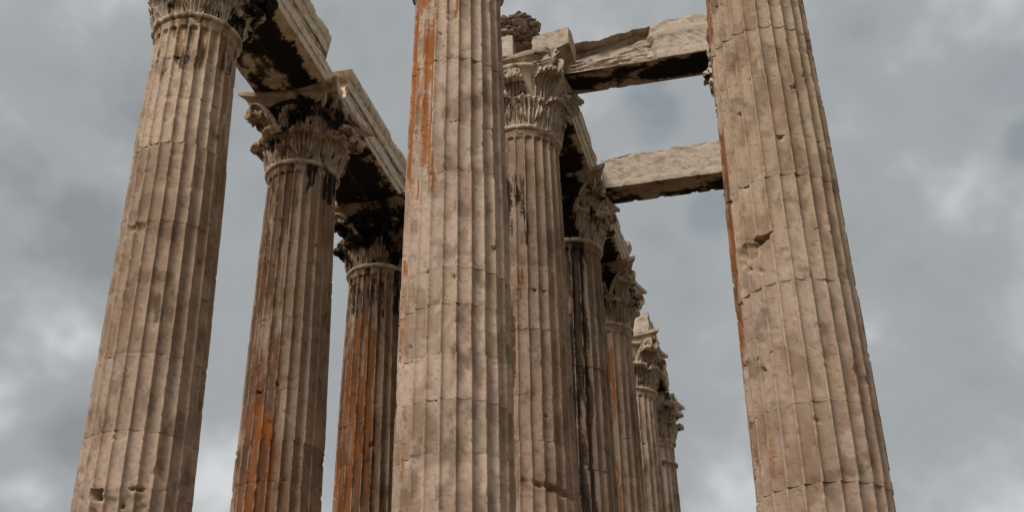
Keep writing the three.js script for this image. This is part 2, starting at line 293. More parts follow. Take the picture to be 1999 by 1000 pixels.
function buildCapital(cfg, X, Z, column) {
  const cc = cfg.cap ?? {}, colour = capColour(cfg, X, Z), seg = cfg.low ? 48 : 120, rr = lcg(cfg.seed * 77 + 5), finish = (g) => paint(g, colour);
  const thc = Math.atan2(camera.position.x - X, camera.position.z - Z);
  const near = (a) => Math.atan2(Math.sin(a - thc), Math.cos(a - thc));
  // the bell of the capital with its projecting lip, painted darker for shaded gaps behind leaves
  const capital = part('capital', paint(lathe([[0.3, 0.10], [0.80, 0.10], [0.80, 0.5], [0.81, 0.9], [0.84, 1.2], [0.90, 1.42], [0.98, 1.56], [1.02, 1.60], [1.05, 1.63], [1.06, 1.67], [1.04, 1.71], [0.98, 1.74], [0.3, 1.74]], seg,
    (r, y, th) => [r + 0.012 * N3(Math.sin(th) * 4, y * 4, Math.cos(th) * 4 + cfg.seed) - (r > 0.9 ? (cc.lipLoss ?? 0) * sm(-0.1, 0.3, N3(th * 2, cfg.seed, 4)) : 0), y]), cc.bell ? capColour({ ...cfg, cap: { ...cc, leafSpots: 1, crustShade: (cc.crustShade ?? -0.45) + cc.bell } }, X, Z) : colour), marble, column);
  capital.position.y = RING;
  const q = cfg.low ? { ns: 14, nt: 12 } : {};
  for (let k = 0; k < 8; k++) {
    const a = (k + 0.5) * Math.PI / 4, f = near(a), cut = rr() < (cc.broken ?? 0.3) ? lerp(0.52, 0.74, rr()) : 1;
    part('acanthus_leaf', finish(leafGeo(a + 0.03 * (rr() - 0.5), 0.83, 0.76 + 0.05 * rr(), 0.305, { ...q, reach: cc.reach ?? 1.2, seed: cfg.seed * 3.1 + k * 1.7, cut })), marble, capital).position.y = 0.07;
  }
  for (let k = 0; k < 8; k++) {
    const a = k * Math.PI / 4, cut = rr() < (cc.broken ?? 0.3) ? lerp(0.62, 0.82, rr()) : 1;
    part('acanthus_leaf', finish(leafGeo(a + 0.03 * (rr() - 0.5), 0.815, (k % 2 ? 1.36 : 1.20) + 0.06 * rr(), 0.235, { ...q, reach: k % 2 ? 1.5 : 1.0, seed: cfg.seed * 5.3 + k * 2.9, cut })), marble, capital).position.y = 0.07;
  }
  for (let k = 0; k < 4; k++) for (const s of [-1, 1]) {       // scrolls that meet under the corners
    const id = k * 2 + (s > 0 ? 1 : 0); if (cc.noVolute?.includes(id)) continue;
    const A = (k + 0.5) * Math.PI / 2, pts = [[0.87, 0.78, 0.40], [0.92, 1.08, 0.36], [1.04, 1.36, 0.27], [1.17, 1.56, 0.19], [1.28, 1.655, 0.13]].map(([r, y, o]) => cyl(r, y, A + s * o));
    for (let t = 0.03; t <= 1.75; t += 0.085) { const w = t * 2 * Math.PI, R = 0.17 * (1 - t * 0.43); pts.push(cyl(1.37 + R * Math.sin(w), 1.505 + R * Math.cos(w), A + s * (0.095 - 0.012 * t))); }
    part('volute', finish(ribbon(pts, (t) => lerp(0.042, 0.026, t), (t) => lerp(0.075, 0.04, t))), marble, capital);
  }
  for (let k = 0; k < 4; k++) for (const s of [-1, 1]) {       // small scrolls that meet in the middle of each face
    if (cc.noHelix?.includes(k)) continue;
    const A = k * Math.PI / 2, pts = [[0.88, 0.85, 0.37], [0.91, 1.12, 0.31], [0.97, 1.36, 0.22], [1.03, 1.50, 0.13]].map(([r, y, o]) => cyl(r, y, A + s * o));
    for (let t = 0.1; t <= 1.6; t += 0.12) { const w = t * 2 * Math.PI, R = 0.10 * (1 - t * 0.45); pts.push(cyl(1.05, 1.46 + R * Math.cos(w), A + s * (0.11 - R * Math.sin(w)))); }
    part('helix', finish(ribbon(pts, () => 0.026, (t) => lerp(0.05, 0.03, t), 6)), marble, capital);
  }
  // abacus: four hollow sides running out to sharp corners
  {
    const w = 1.28, sag = 0.27, Nq = cfg.low ? 12 : 26, lev = [[1.70, 0.80], [1.70, 0.845], [1.76, 0.855], [1.83, 0.885], [1.875, 0.93], [1.885, 0.955], [1.90, 0.96], [1.903, 0.99], [1.95, 1.0], [2.0, 1.0], [CAP, 0.995], [CAP, 0.7]], low = cc.thick ? [[1.40, 0.62], [1.42, 0.70], [1.50, 0.78], [1.58, 0.80], [1.64, 0.84]] : [], pos = [], uv = [], idx = [], loop = [];
    for (let k = 0; k < 4; k++) for (let i = 0; i < Nq; i++) { const t = i / Nq * 2 - 1, out = w - sag * (1 - t * t), A = k * Math.PI / 2, x = Math.sin(A) * out + Math.cos(A) * t * w, z = Math.cos(A) * out - Math.sin(A) * t * w; loop.push([x, z]); }
    const n = loop.length; lev.unshift(...low);
    lev.forEach(([y, s]) => loop.forEach(([x, z], i) => {
      const th = Math.atan2(x, z); let k = s, yy = y - 0.004; const R = Math.hypot(x, z);
      for (const b of cc.abacusLoss ?? []) { const d = Math.abs(Math.atan2(Math.sin(th - b.a), Math.cos(th - b.a))) / b.w + 0.3 * N3(x * 3, y * 3, z * 3); if (d < 1) { const lim = b.r / R + 0.07 * N3(x * 5, y * 6, z * 5); k = Math.min(k, lerp(s, Math.min(s, lim), sm(1, 0.55, d))); if (b.drop) yy -= b.drop * sm(1, 0.3, d) * sm(1.8, CAP, y) * (0.6 + 0.5 * N3(x * 4, 3, z * 4)); } }
      if (cc.thick && y < 1.88) { k += 0.10 * fbm(x * 2.6, y * 3.5, z * 2.6, 4); yy += 0.06 * N3(x * 3, y * 2, z * 3); }
      k -= 0.02 * sm(0.1, 0.6, N3(x * 3.5, y * 4, z * 3.5 + cfg.seed)) + 0.008 * N3(x * 9, y * 9, z * 9);
      pos.push(x * k, yy, z * k); uv.push(th * 1.2, y + s);
    }));
    for (let j = 0; j < lev.length - 1; j++) for (let i = 0; i < n; i++) { const a = j * n + i, b = j * n + (i + 1) % n; idx.push(a, b, a + n, a + n, b, b + n); }
    for (const j of [0, lev.length - 1]) { const k = pos.length / 3; pos.push(0, lev[j][0] - 0.004, 0); uv.push(0, 0); for (let i = 0; i < n; i++) { const a = j * n + i, b = j * n + (i + 1) % n; if (j) idx.push(a, b, k); else idx.push(b, a, k); } }
    part('abacus', paint(toCreasedNormals(geom(pos, idx, uv), 0.75), capColour({ ...cfg, cap: { ...cc, rust: (cc.rust ?? -0.32) + 0.10 } }, X, Z)), cc.abacusLoss ? roughMarble : marble, capital);
    for (let k = 0; k < 4; k++) {                                // flower boss in the middle of each side
      if (cc.noBoss?.includes(k)) continue;
      const g = new THREE.SphereGeometry(0.15, 18, 12), p = g.attributes.position;
      for (let i = 0; i < p.count; i++) { const x = p.getX(i), y = p.getY(i), z = p.getZ(i), a = Math.atan2(y, x), m = 1 + 0.18 * Math.cos(a * 6) + 0.15 * N3(x * 9 + k, y * 9, z * 9); p.setXYZ(i, x * m, y * m, z * 0.7); }
      g.rotateY(k * Math.PI / 2); const c0 = cyl(0.98, 1.86, k * Math.PI / 2); g.translate(c0.x, c0.y, c0.z); g.computeVertexNormals(); part('rosette', finish(g), marble, capital);
    }
  }
  return capital;
}

function column(cfg) {
  const [X, Z] = cfg.at, col = thing('corinthian_column', cfg.label, 'column', [X, BASE, Z], GROUP), rr = lcg(cfg.seed * 101 + 3);
  const colour = capColour({ ...cfg, cap: {} }, X, Z);
  // heights in CONFIG are on the axis as sighted from the ground; this brings them to the near face of the shaft
  const hf = 1 - 0.93 / Math.hypot(X - camera.position.x, Z - camera.position.z), near = (h) => (h < 15.1 ? h * hf : h);
  cfg.joints = cfg.joints.map(near); cfg.gouges = cfg.gouges?.map((g) => ({ ...g, h: near(g.h), ...(g.max ? { max: near(g.max) } : {}) }));
  cfg.stainsAndShade = cfg.stainsAndShade?.map((q) => ({ ...q, h: [q.h[0] > 14 ? q.h[0] - 0.25 : near(q.h[0]), near(q.h[1])] }));
  // moulded base
  const prof = [[0.3, 0], [1.28, 0], [1.33, 0.06], [1.34, 0.12], [1.31, 0.19], [1.22, 0.22], [1.16, 0.23], [1.13, 0.28], [1.14, 0.33], [1.18, 0.35], [1.20, 0.40], [1.18, 0.46], [1.10, 0.49], [1.03, 0.50], [0.98, 0.56], [0.5, 0.56]];
  part('base', paint(lathe(prof, 48, (r, y, th) => [r + 0.01 * N3(Math.sin(th) * 3, y * 5, Math.cos(th) * 3), y]), colour), marble, col);
  if (!cfg.low) { cfg.gouges = [...(cfg.gouges ?? [])]; for (let k = 0; k < 6; k++) cfg.gouges.push({ p: (rr() - 0.5) * 2.6, h: 5 + rr() * 9.5, w: 0.030 + 0.02 * rr(), t: 0.026 + 0.02 * rr(), d: 0.07, sharp: 0.8 }); }
  const joints = [...cfg.joints]; let h = 0.56; const lows = [];
  while (h < joints[joints.length - 1] - 1.6) { lows.push(h); h += 1.3 + 0.3 * rr(); } lows.push(h);
  const all = [...lows, ...joints.reverse().filter((j) => j > h + 0.4), RING];
  for (let k = 0; k < all.length - 1; k++) {
    const f = cfg.drumf?.(0.5 * (all[k] + all[k + 1]) / hf) ?? {};
    const drum = { id: k, k: 0.82 + 0.29 * rr(), warm: 0.96 + 0.07 * rr(), pale: 0.26 * rr(), dirt: Math.max(0, rr() - 0.35) * 0.95, twist: 0.012 * (rr() - 0.5), flute: 0.060 + 0.008 * rr(), wear: 0.5 + 0.9 * rr() * (cfg.wear ?? 1), ox: 0.016 * (rr() - 0.5), oz: 0.016 * (rr() - 0.5), ...f };
    part('drum', buildDrum(cfg, X, Z, all[k] + (k ? 0.0012 : 0), all[k + 1] - 0.0012, drum, k === all.length - 2), marble, col);
  }
  // necking ring
  const ringProf = [[0.62, -0.004], [0.85, -0.004], [0.878, 0.004], [0.896, 0.024], [0.903, 0.055], [0.896, 0.086], [0.876, 0.106], [0.85, 0.112], [0.62, 0.112]];
  const thc = Math.atan2(camera.position.x - X, camera.position.z - Z);
  const ringAt = (y, profile) => part('necking_ring', paint(lathe(profile, cfg.low ? 60 : 160, (r, yy, th) => {
    const ph = Math.atan2(Math.sin(th - thc), Math.cos(th - thc)); let k = 0;
    if (cfg.ringLoss) k = 0.055 * sm(cfg.ringLoss[0] - 0.06, cfg.ringLoss[0] + 0.06, ph) * sm(cfg.ringLoss[1] + 0.1, cfg.ringLoss[1] - 0.1, ph);
    k += 0.02 * sm(0.35, 0.6, N3(th * 4, 3, cfg.seed)); return [r > 0.7 ? r - k + 0.003 * N3(th * 9, yy * 9, 2) : r, yy];
  }), (x, yy, z) => {
    const ph0 = Math.atan2(x, z) - thc, ph = Math.atan2(Math.sin(ph0), Math.cos(ph0)); return shaftColour({ ...cfg, base: CREAM, stainsAndShade: cfg.ringStain ? cfg.stainsAndShade : [] }, ph, RING - 0.3 + yy, { id: 99, k: 1.0, warm: 1, pale: 0.3 }, x + X, yy, z + Z);
  }), marble, col).position.y = y;
  ringAt(RING + 0.004, ringProf);
  for (const y of cfg.extraRings ?? []) ringAt(y, ringProf.map(([r, yy]) => [r + 0.012, yy]));
  buildCapital(cfg, X, Z, col);
  return col;
}

const S = 5.5;                                                   // spacing of the columns
const st = (c, c2, p, h, amt, o = {}) => ({ c, c2, p, h, amt, soft: 0.14, seed: 3.1, ...o });
const CONFIG = {
  A: { at: [-S, 0], seed: 1, dy: 0.035, joints: [14.97, 13.97, 12.87, 11.1, 9.75, 8.4, 6.95, 5.96, 4.55], wear: 1.0, palev: 0.4,
    label: 'leftmost fluted marble column, its leafy capital cut off by the top edge',
    drumf: (h) => (h > 12.9 ? { k: 1.06, pale: 0.48, dirt: 0.05 } : h > 8.3 ? { k: 0.97, warm: 0.98, pale: 0.02, dirt: 0.55 } : h < 5.9 ? { wear: 1.6, k: 0.95 } : {}),
    gouges: [{ p: -0.66, h: 5.87, w: 0.13, t: 0.13, d: 0.34, sharp: 0.8, max: 5.957 }, { p: -0.25, h: 5.55, w: 0.6, t: 0.34, d: 0.055 }, { p: 0.05, h: 5.93, w: 0.16, t: 0.05, d: 0.10 }, { p: -0.75, h: 11.0, w: 0.35, t: 0.12, d: 0.06 }],
    stainsAndShade: [st(UMBER, BROWN, [-0.3, 0.5], [8.6, 9.8], 0.8, { fu: 2, fh: 1.4, edge: 0.25, op: 0.75 }), st(OCHRE, RUST, [0.6, 1.5], [11, 15.2], 0.75, { op: 0.8 }), st(OCHRE, NEARBLACK, [-1.4, 1.5], [14.3, 15.6], 0.86, { fu: 7, fh: 1.0, edge: 0.2, op: 0.85 }), st(BROWN, UMBER, [0.5, 1.5], [6, 13], 0.42, { edge: 0.3, op: 0.6 })],
    cap: { crustShade: -0.50, rust: -0.22, broken: 0.15, win: [0.75, 2.4, 0.55], bell: 0.3 }, ringStain: true },
  B: { at: [-S, -S], seed: 2, dy: 0.04, joints: [13.1, 11.6, 9.83, 8.65, 7.74, 6.5, 5.2], base: [0.335, 0.215, 0.140], wear: 1.25, brown: 0.7,
    label: 'second column from the left, dark rusty streaks down its left flutes',
    stainsAndShade: [st(RUST, UMBER, [-1.5, -0.20], [3, 15.4], 1.1, { edge: 0.4, op: 0.8 }), st(BURNT, RUST, [-1.3, -0.02], [3, 13.2], 0.76, { seed: 9, fu: 7, edge: 0.2, op: 0.88 }), st(BURNT, ORANGE, [-0.8, -0.2], [3, 9.4], 0.82, { seed: 19, fu: 7, edge: 0.2, op: 0.85 }), st(NEARBLACK, UMBER, [-1.3, 0.05], [12.4, 15.6], 0.76, { fu: 7, fh: 0.25, seed: 31, edge: 0.35, op: 0.85 }), st(NEARBLACK, null, [0.05, 1.4], [14.98, 15.9], 1.45, { fu: 2, fh: 0.5, seed: 41, edge: 0.10, nz: 0.4 })],  // last entry: black band under the ring, right of centre
    cap: { crustShade: -0.46, rust: -0.14, broken: 0.2, noHelix: [1], bell: 0.9, leafSpots: 0.45, base: [0.56, 0.425, 0.305], spots: [[-0.2, 1.5, 0.5, 0.95], [-0.35, 0.75, 0.22, 0.8], [0.45, 1.25, 0.28, 0.8], [0.95, 0.7, 0.25, 0.7], [0.1, 1.0, 0.2, 0.6]] } },
  C: { at: [-S, -2 * S], seed: 3, dy: 0.05, joints: [12.2, 11.0, 9.9, 8.2, 6.9, 5.5], base: [0.22, 0.125, 0.072], brown: 0.7,
    label: 'third column from the left, rusty orange shaft below a blackened capital',
    gouges: [{ p: 0.0, h: 10.35, w: 0.07, t: 0.09, d: 0.09 }],
    stainsAndShade: [st(RUST, UMBER, [-1.6, 0.2], [3, 15.4], 0.98, { op: 0.8, edge: 0.35 }), st(BURNT, RUST, [-1.4, 0.1], [3, 14.4], 0.92, { seed: 13, edge: 0.22, op: 0.88, fu: 7 }), st(UMBER, BROWN, [-0.1, 1.6], [3, 15.0], 0.85, { op: 0.7, edge: 0.3 }), st(NEARBLACK, null, [-1.3, 1.4], [13.9, 15.5], 0.78, { fu: 7, fh: 0.5, seed: 5 })],
    cap: { crustShade: -0.10, rust: -0.02, broken: 0.2, bell: 0.7, base: [0.46, 0.33, 0.22], spots: [[-0.6, 1.0, 0.7, 0.6], [0.2, 1.45, 0.5, 0.6], [0.05, 0.4, 0.3, -0.8]] } },
  D: { at: [0, 0], seed: 4, dy: 0.032, joints: [13.85, 12.4, 11.3, 9.35, 8.66, 7.75, 6.95, 6.05, 4.9], wear: 0.8, palev: 0.5, vis: 3.8, base: [0.50, 0.365, 0.28],
    label: 'large foreground column at the centre with bright orange streaks on its left edge',
    drumf: (h) => (h > 8.6 ? { pale: 0.22 } : { pale: 0.12 }),
    stainsAndShade: [st(ORANGE, [0.40, 0.125, 0.02], [-1.5, -1.0], [7.6, 15.4], 0.84, { soft: 0.07, seed: 23, edge: 0.15, op: 0.9 }), st(ORANGE, [0.38, 0.13, 0.025], [-1.12, -0.42], [10.6, 15.4], 0.78, { soft: 0.10, seed: 29, fu: 8, edge: 0.14, op: 0.9 }), st(ORANGE, OCHRE, [-1.6, -0.9], [4, 10], 0.55, { seed: 7 }), st(ORANGE, RUST, [-0.4, 0.2], [14.3, 15.4], 0.62, { fu: 8, seed: 2 }), st(BROWN, UMBER, [0.45, 1.5], [9, 15], 0.5, { edge: 0.3, op: 0.55 })],  // last entry paints the shaded right side darker
    cap: { crustShade: -0.45 } },
  E: { at: [0, -S], seed: 5, dy: 0.04, joints: [12.2, 11.6, 10.63, 9.1, 8.1, 7.02, 5.6], wear: 0.9, palev: 0.45, ringLoss: [0.38, 1.35],
    label: 'column just right of the large central column, its broken capital under rubble',
    gouges: [{ p: 0.62, h: 7.07, w: 0.85, t: 0.075, d: 0.11, slope: -0.22 }],
    stainsAndShade: [st(ORANGE, RUST, [-0.75, 0.0], [10.5, 15.1], 0.62, { fu: 6, seed: 8 }), st(NEARBLACK, RUST, [-1.2, 0.15], [13.0, 15.6], 0.68, { fu: 6, fh: 0.4, seed: 15 }), st(UMBER, RUST, [-1.2, -0.25], [7, 14], 0.62, { fu: 6, seed: 12 }), st(BROWN, null, [0.0, 1.5], [11.0, 12.0], 0.75, { edge: 0.2, op: 0.6, fu: 2 })],  // the near-black entry also paints shade into the flute tops
    cap: { crustShade: -0.50, rust: -0.42, broken: 0.7, thick: true, base: [0.56, 0.45, 0.34], win: [-1.6, -0.5, 0.5], noVolute: [0, 7], noHelix: [1], noBoss: [0, 1], abacusLoss: [{ a: 0.75, w: 0.45, r: 1.38, drop: 0.05 }, { a: -0.3, w: 0.5, r: 1.12, drop: 0.12 }] } },
  F: { at: [0, -2 * S], seed: 6, dy: 0.055, joints: [13.5, 12.0, 10.6, 9.2, 7.9, 6.5], base: [0.30, 0.21, 0.145],
    label: 'dark stained column behind the broken capital, below the lower cross beam',
    stainsAndShade: [st(NEARBLACK, UMBER, [-1.6, 0.55], [10.6, 15.7], 1.2, { edge: 0.2, op: 0.93 }), st(UMBER, NEARBLACK, [-1.6, 0.5], [3, 12.5], 1.1, { edge: 0.22, op: 0.9, seed: 6 }), st(UMBER, null, [0.5, 1.5], [6, 15], 0.5, { op: 0.6, edge: 0.3 })],
    cap: { crustShade: -0.30, rust: -0.35, broken: 0.3, win: [-1.8, 0.15, 0.75], bell: 0.3 } },
  G: { at: [0, -3 * S], seed: 7, dy: 0.06, joints: [13.4, 11.9, 10.7, 9.3, 8.0],
    label: 'column of the receding row whose sharp capital corner juts into the sky',
    stainsAndShade: [st(ORANGE, OCHRE, [-0.2, 0.45], [9, 14.6], 0.85, { fu: 6 }), st(UMBER, RUST, [-1.5, 0.1], [9, 15.4], 0.65), st(BROWN, UMBER, [0, 1.5], [9, 13.6], 0.55, { edge: 0.3, op: 0.7, fh: 0.9 })],
    cap: { crustShade: -0.34, rust: -0.35, broken: 0.3, reach: 0.8, bell: 0.6, spots: [[-0.5, 1.4, 0.5, 0.7], [-0.2, 0.7, 0.25, 0.7]] } },
  H: { at: [0, -4 * S], seed: 8, dy: 0.07, joints: [13.6, 12.6, 11.2, 10.0], base: mix(TAN, CREAM, 0.4),
    label: 'small pale column near the far end, a cut beam resting on it',
    stainsAndShade: [st(UMBER, BROWN, [-0.6, 1.4], [12.3, 13.5], 0.8, { fu: 2, fh: 0.9, op: 0.8 }), st(BROWN, UMBER, [-1.5, 1.5], [7, 12], 0.45, { edge: 0.3, op: 0.6 })],
    cap: { crustShade: -0.50, rust: -0.5, broken: 0.2, base: [0.49, 0.385, 0.285] } },
  I: { at: [0, -5 * S], seed: 9, dy: 0.07, joints: [13.6, 12.2, 11.0], base: mix(TAN, CREAM, 0.3), extraRings: [14.35],
    label: 'farthest column of the receding row, with a second band below its necking ring',
    stainsAndShade: [st(UMBER, BROWN, [-1.5, 0.3], [8, 13.5], 0.6, { edge: 0.3, op: 0.7 })],
    cap: { crustShade: -0.45, rust: -0.5, broken: 0.35, noVolute: [0, 1, 2, 3], noHelix: [0, 1], abacusLoss: [{ a: 0.7, w: 1.4, r: 1.1, drop: 0.15 }] } },
  J: { at: [S, 0], seed: 10, dy: 0.032, vis: 3.6, joints: [13.42, 12.35, 11.1, 10.3, 9.27, 8.35, 7.22, 6.3, 5.06, 4.0], wear: 1.0, palev: 0.35, base: [0.455, 0.322, 0.238],
    label: 'large foreground column on the right with a dark gap at one joint',
    drumf: (h) => (h > 9.3 ? { k: 0.98, warm: 0.94, pale: 0.1 } : h > 8.3 ? { k: 1.0, warm: 0.97, pale: 0.15, wear: 2.4, flute: 0.042 } : { pale: 0.08, k: 0.97 }),
    gouges: [{ p: -0.42, h: 9.24, w: 0.19, t: 0.12, d: 0.30, slope: 0.25, sharp: 0.7, max: 9.267 }, { p: -0.75, h: 9.05, w: 0.30, t: 0.22, d: 0.07 }, { p: 0.12, h: 11.06, w: 0.12, t: 0.07, d: 0.06, max: 11.097 }, { p: 0.05, h: 6.0, w: 0.08, t: 0.04, d: 0.05 }],
    stainsAndShade: [st(BURNT, RUST, [-1.6, -1.20], [4, 15.4], 0.96, { soft: 0.07, seed: 43, edge: 0.2 }), st(ORANGE, OCHRE, [-1.2, -0.75], [11.5, 15.2], 0.5, { fu: 6 }), st(ORANGE, OCHRE, [-1.35, -0.65], [4, 7.3], 0.46, { fu: 3, fh: 1.2, op: 0.6, edge: 0.2 }), st(UMBER, BROWN, [0.0, 1.2], [9.3, 12.9], 0.52, { fu: 2, fh: 0.8, edge: 0.3, op: 0.7 }), st(UMBER, BROWN, [-0.3, 1.2], [5.2, 7.2], 0.42, { fu: 2, fh: 1.6, edge: 0.3, op: 0.6, seed: 60 })],
    cap: { crustShade: -0.45 } },
  K: { at: [S, -S], seed: 11, low: true, dy: 0.2, joints: [13.5, 12.2, 11, 9.6, 8.2], label: 'column almost hidden behind the right foreground column, carrying the upper cross beam', cap: { crustShade: -0.4, base: CREAM, noVolute: [0, 1, 2, 3, 4, 5, 6, 7], broken: 1, abacusLoss: [{ a: 0.9, w: 0.9, r: 1.15 }, { a: -0.8, w: 0.6, r: 1.2 }] } },
  L: { at: [S, -2 * S], seed: 12, low: true, dy: 0.2, joints: [13.4, 12.1, 10.8, 9.5, 8.1], label: 'column wholly behind the right foreground column, carrying the lower cross beam', cap: { crustShade: -0.4, noVolute: [0, 1, 2, 3, 4, 5, 6, 7], broken: 1, abacusLoss: [{ a: 0.9, w: 0.9, r: 1.15 }, { a: -0.8, w: 0.6, r: 1.2 }] } },
};
for (const k of Object.keys(CONFIG)) column(CONFIG[k]);

// ------------------------------------------------------------------ beams
const TOP = BASE + RING + CAP;                                   // level of the beam soffits
// profile: closed list of [lateral, height]; swept along s in [0, len]; place(a, y, s) -> local xyz
function sweep(profile, len, step, ds, along, mod, colour, mat, name, parent, origin) {
  const pts = [];
  for (let i = 0; i < profile.length; i++) { const [a0, b0] = profile[i], [a1, b1] = profile[(i + 1) % profile.length], L = Math.hypot(a1 - a0, b1 - b0), m = Math.max(1, Math.round(L / step)); for (let k = 0; k < m; k++) pts.push([lerp(a0, a1, k / m), lerp(b0, b1, k / m)]); }
  const n = pts.length, m = Math.ceil(len / ds), pos = [], uv = [], idx = [], loc = []; let per = 0; const pu = pts.map((p, i) => { const r = per; const q = pts[(i + 1) % n]; per += Math.hypot(q[0] - p[0], q[1] - p[1]); return r; });
  const put = (a, y, s) => { const [A, Y, Sx] = mod ? mod(a, y, s) : [a, y, s]; if (along === 'z') pos.push(A, Y, -Sx); else pos.push(Sx, Y, -A); };
  for (let j = 0; j <= m; j++) for (let i = 0; i <= n; i++) { const [a, y] = pts[i % n]; put(a, y, len * j / m); uv.push(i === n ? per : pu[i], len * j / m); }
  for (let j = 0; j < m; j++) for (let i = 0; i < n; i++) { const a = j * (n + 1) + i, b = a + n + 1; idx.push(a, a + 1, b, b, a + 1, b + 1); }
  // ends: rows of points between the outline and its centre, so that they can be rough
  for (const e of [0, m]) {
    const ca = pts.reduce((t, p) => t + p[0], 0) / n, cb = pts.reduce((t, p) => t + p[1], 0) / n, R = 8, k0 = pos.length / 3;
    for (let r = 0; r <= R; r++) for (let i = 0; i <= n; i++) { const [a, y] = pts[i % n], f = r / R; put(lerp(a, ca, f), lerp(y, cb, f), len * e / m); uv.push(lerp(a, ca, f), lerp(y, cb, f)); }
    for (let r = 0; r < R; r++) for (let i = 0; i < n; i++) { const a = k0 + r * (n + 1) + i, b = a + n + 1; if (e) idx.push(a, a + 1, b, b, a + 1, b + 1); else idx.push(a + 1, a, b, a + 1, b, b + 1); }
  }
  let g = new THREE.BufferGeometry(); g.setAttribute('position', new THREE.Float32BufferAttribute(pos, 3)); g.setAttribute('uv', new THREE.Float32BufferAttribute(uv, 2)); g.setIndex(idx);
  g = toCreasedNormals(g, 0.6); paint(g, (x, y, z) => colour(x, y, z)); return part(name, g, mat, parent);
}

const beamColour = (ox, oz, soffit) => (x, y, z) => {
  const wx = x + ox, wz = z + oz; let c = stone(wx, y * 2.2, wz, { base: ox < -1 ? CLEAN_LIFTED : CLEAN, brown: 0.22, pale: 0.12 });  // left row painted brighter to make up for its shaded faces
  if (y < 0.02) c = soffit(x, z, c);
  else if (y > 0.555 && y < 0.69 && ox < -1) c = mix(c, UMBER, 0.6 * sm(-0.25, 0.1, fbm(wx, y * 3, wz * 1.2, 3)));
  return c;
};
// architrave along a row: two stones side by side, three fasciae and a crown on the outer faces
const FACE = (s) => [[0.012 * s, 0], [0.92 * s, 0], [0.92 * s, 0.225], [0.95 * s, 0.235], [0.95 * s, 0.50], [0.985 * s, 0.515], [0.985 * s, 0.55], [0.915 * s, 0.565], [0.915 * s, 0.66], [0.975 * s, 0.70], [0.975 * s, 0.96], [1.0 * s, 0.975], [1.04 * s, 1.03], [1.07 * s, 1.10], [1.07 * s, 1.20], [0.012 * s, 1.20]];
function rowBeam(label, x, z0, z1, o) {
  const g = thing('architrave', label, 'beam', [x, TOP + 0.004, z0], 'architraves on the columns'), len = z0 - z1;
  for (const s of o.sides ?? [-1, 1]) {
    const prof = FACE(s); if (s < 0) prof.reverse();
    const start = s > 0 ? o.startR ?? 0 : o.startL ?? 0;
    sweep(prof, len - start, 0.045, 0.05, 'z', (a, y, q) => {
      let A = a * (o.w ?? 1), Y = y; const t = q + start; const wz = z0 - t;
      const lim = o.top?.(wz, s) ?? 9; if (lim < 1.15 && Math.abs(A) > 0.9) A = s * Math.min(Math.abs(A), 0.93 * (o.w ?? 1)); if (Y > lim) Y = lim + 0.05 * N3(A * 5, wz * 6, 1) + 0.03 * N3(A * 13, wz * 15, 2);
      const edge = N3(wz * 0.9, s * 3, x + 2.2) + 0.35 * N3(wz * 5, s, x);
      if (y > 1.0 && Math.abs(a) > 0.9) { A -= s * 0.06 * sm(0.3, 0.9, edge); Y -= 0.05 * sm(0.4, 0.9, N3(wz * 1.3, s * 5, x + 7)); }
      if (y < 0.08 && Math.abs(a) > 0.88) { const e = sm(0.35, 0.8, N3(wz * 2.2, s * 9, x + 4) + 0.4 * N3(wz * 8, s, 3)); A -= s * 0.05 * e; Y += 0.04 * e * (y < 0.01 ? 1 : 0.4); }
      if (y > 0.5 && y < 0.62 && Math.abs(a) > 0.95) A -= s * 0.05 * sm(0.0, 0.4, N3(wz * 1.1, 6, x + s));
      let Q = q; if (q < 0.001) Q += 0.04 * fbm(A * 3, Y * 3, x, 3) + (o.slant ?? 0) * Math.max(0, Y - 0.3);
      if (q > len - start - 0.001) Q += 0.04 * fbm(A * 3, Y * 3, x + 6, 3);
      const rough = 0.003 * N3(A * 4, Y * 4, wz * 4);
      return [A + rough, Y + rough, Q + start];
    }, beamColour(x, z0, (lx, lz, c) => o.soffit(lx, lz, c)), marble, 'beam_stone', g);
  }
  return g;
}
const soot = (n, c) => mix(mix(c, UMBER, 0.85 * sm(-0.16, 0.02, n)), NEARBLACK, 0.98 * sm(-0.02, 0.14, n));
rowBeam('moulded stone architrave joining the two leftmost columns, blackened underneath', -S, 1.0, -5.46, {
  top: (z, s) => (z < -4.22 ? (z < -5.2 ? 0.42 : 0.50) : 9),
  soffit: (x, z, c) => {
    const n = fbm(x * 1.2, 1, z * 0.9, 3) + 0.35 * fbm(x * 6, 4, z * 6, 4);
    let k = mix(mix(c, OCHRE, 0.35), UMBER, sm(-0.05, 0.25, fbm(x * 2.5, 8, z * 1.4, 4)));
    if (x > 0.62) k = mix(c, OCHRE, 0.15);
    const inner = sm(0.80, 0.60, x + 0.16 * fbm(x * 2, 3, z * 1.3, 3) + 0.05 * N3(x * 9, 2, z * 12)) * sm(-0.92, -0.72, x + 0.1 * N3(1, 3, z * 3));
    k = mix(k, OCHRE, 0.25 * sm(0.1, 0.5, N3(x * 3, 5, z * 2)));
    return soot(inner * 1.0 + n - 0.52 - 0.75 * Math.exp(-(((x + 0.12) / 0.28) ** 2 + ((z + 5.3) / 0.8) ** 2)) - 0.42 * Math.exp(-(((x + 0.42) / 0.3) ** 2 + ((z + 4.4) / 1.4) ** 2)), k);
  } });
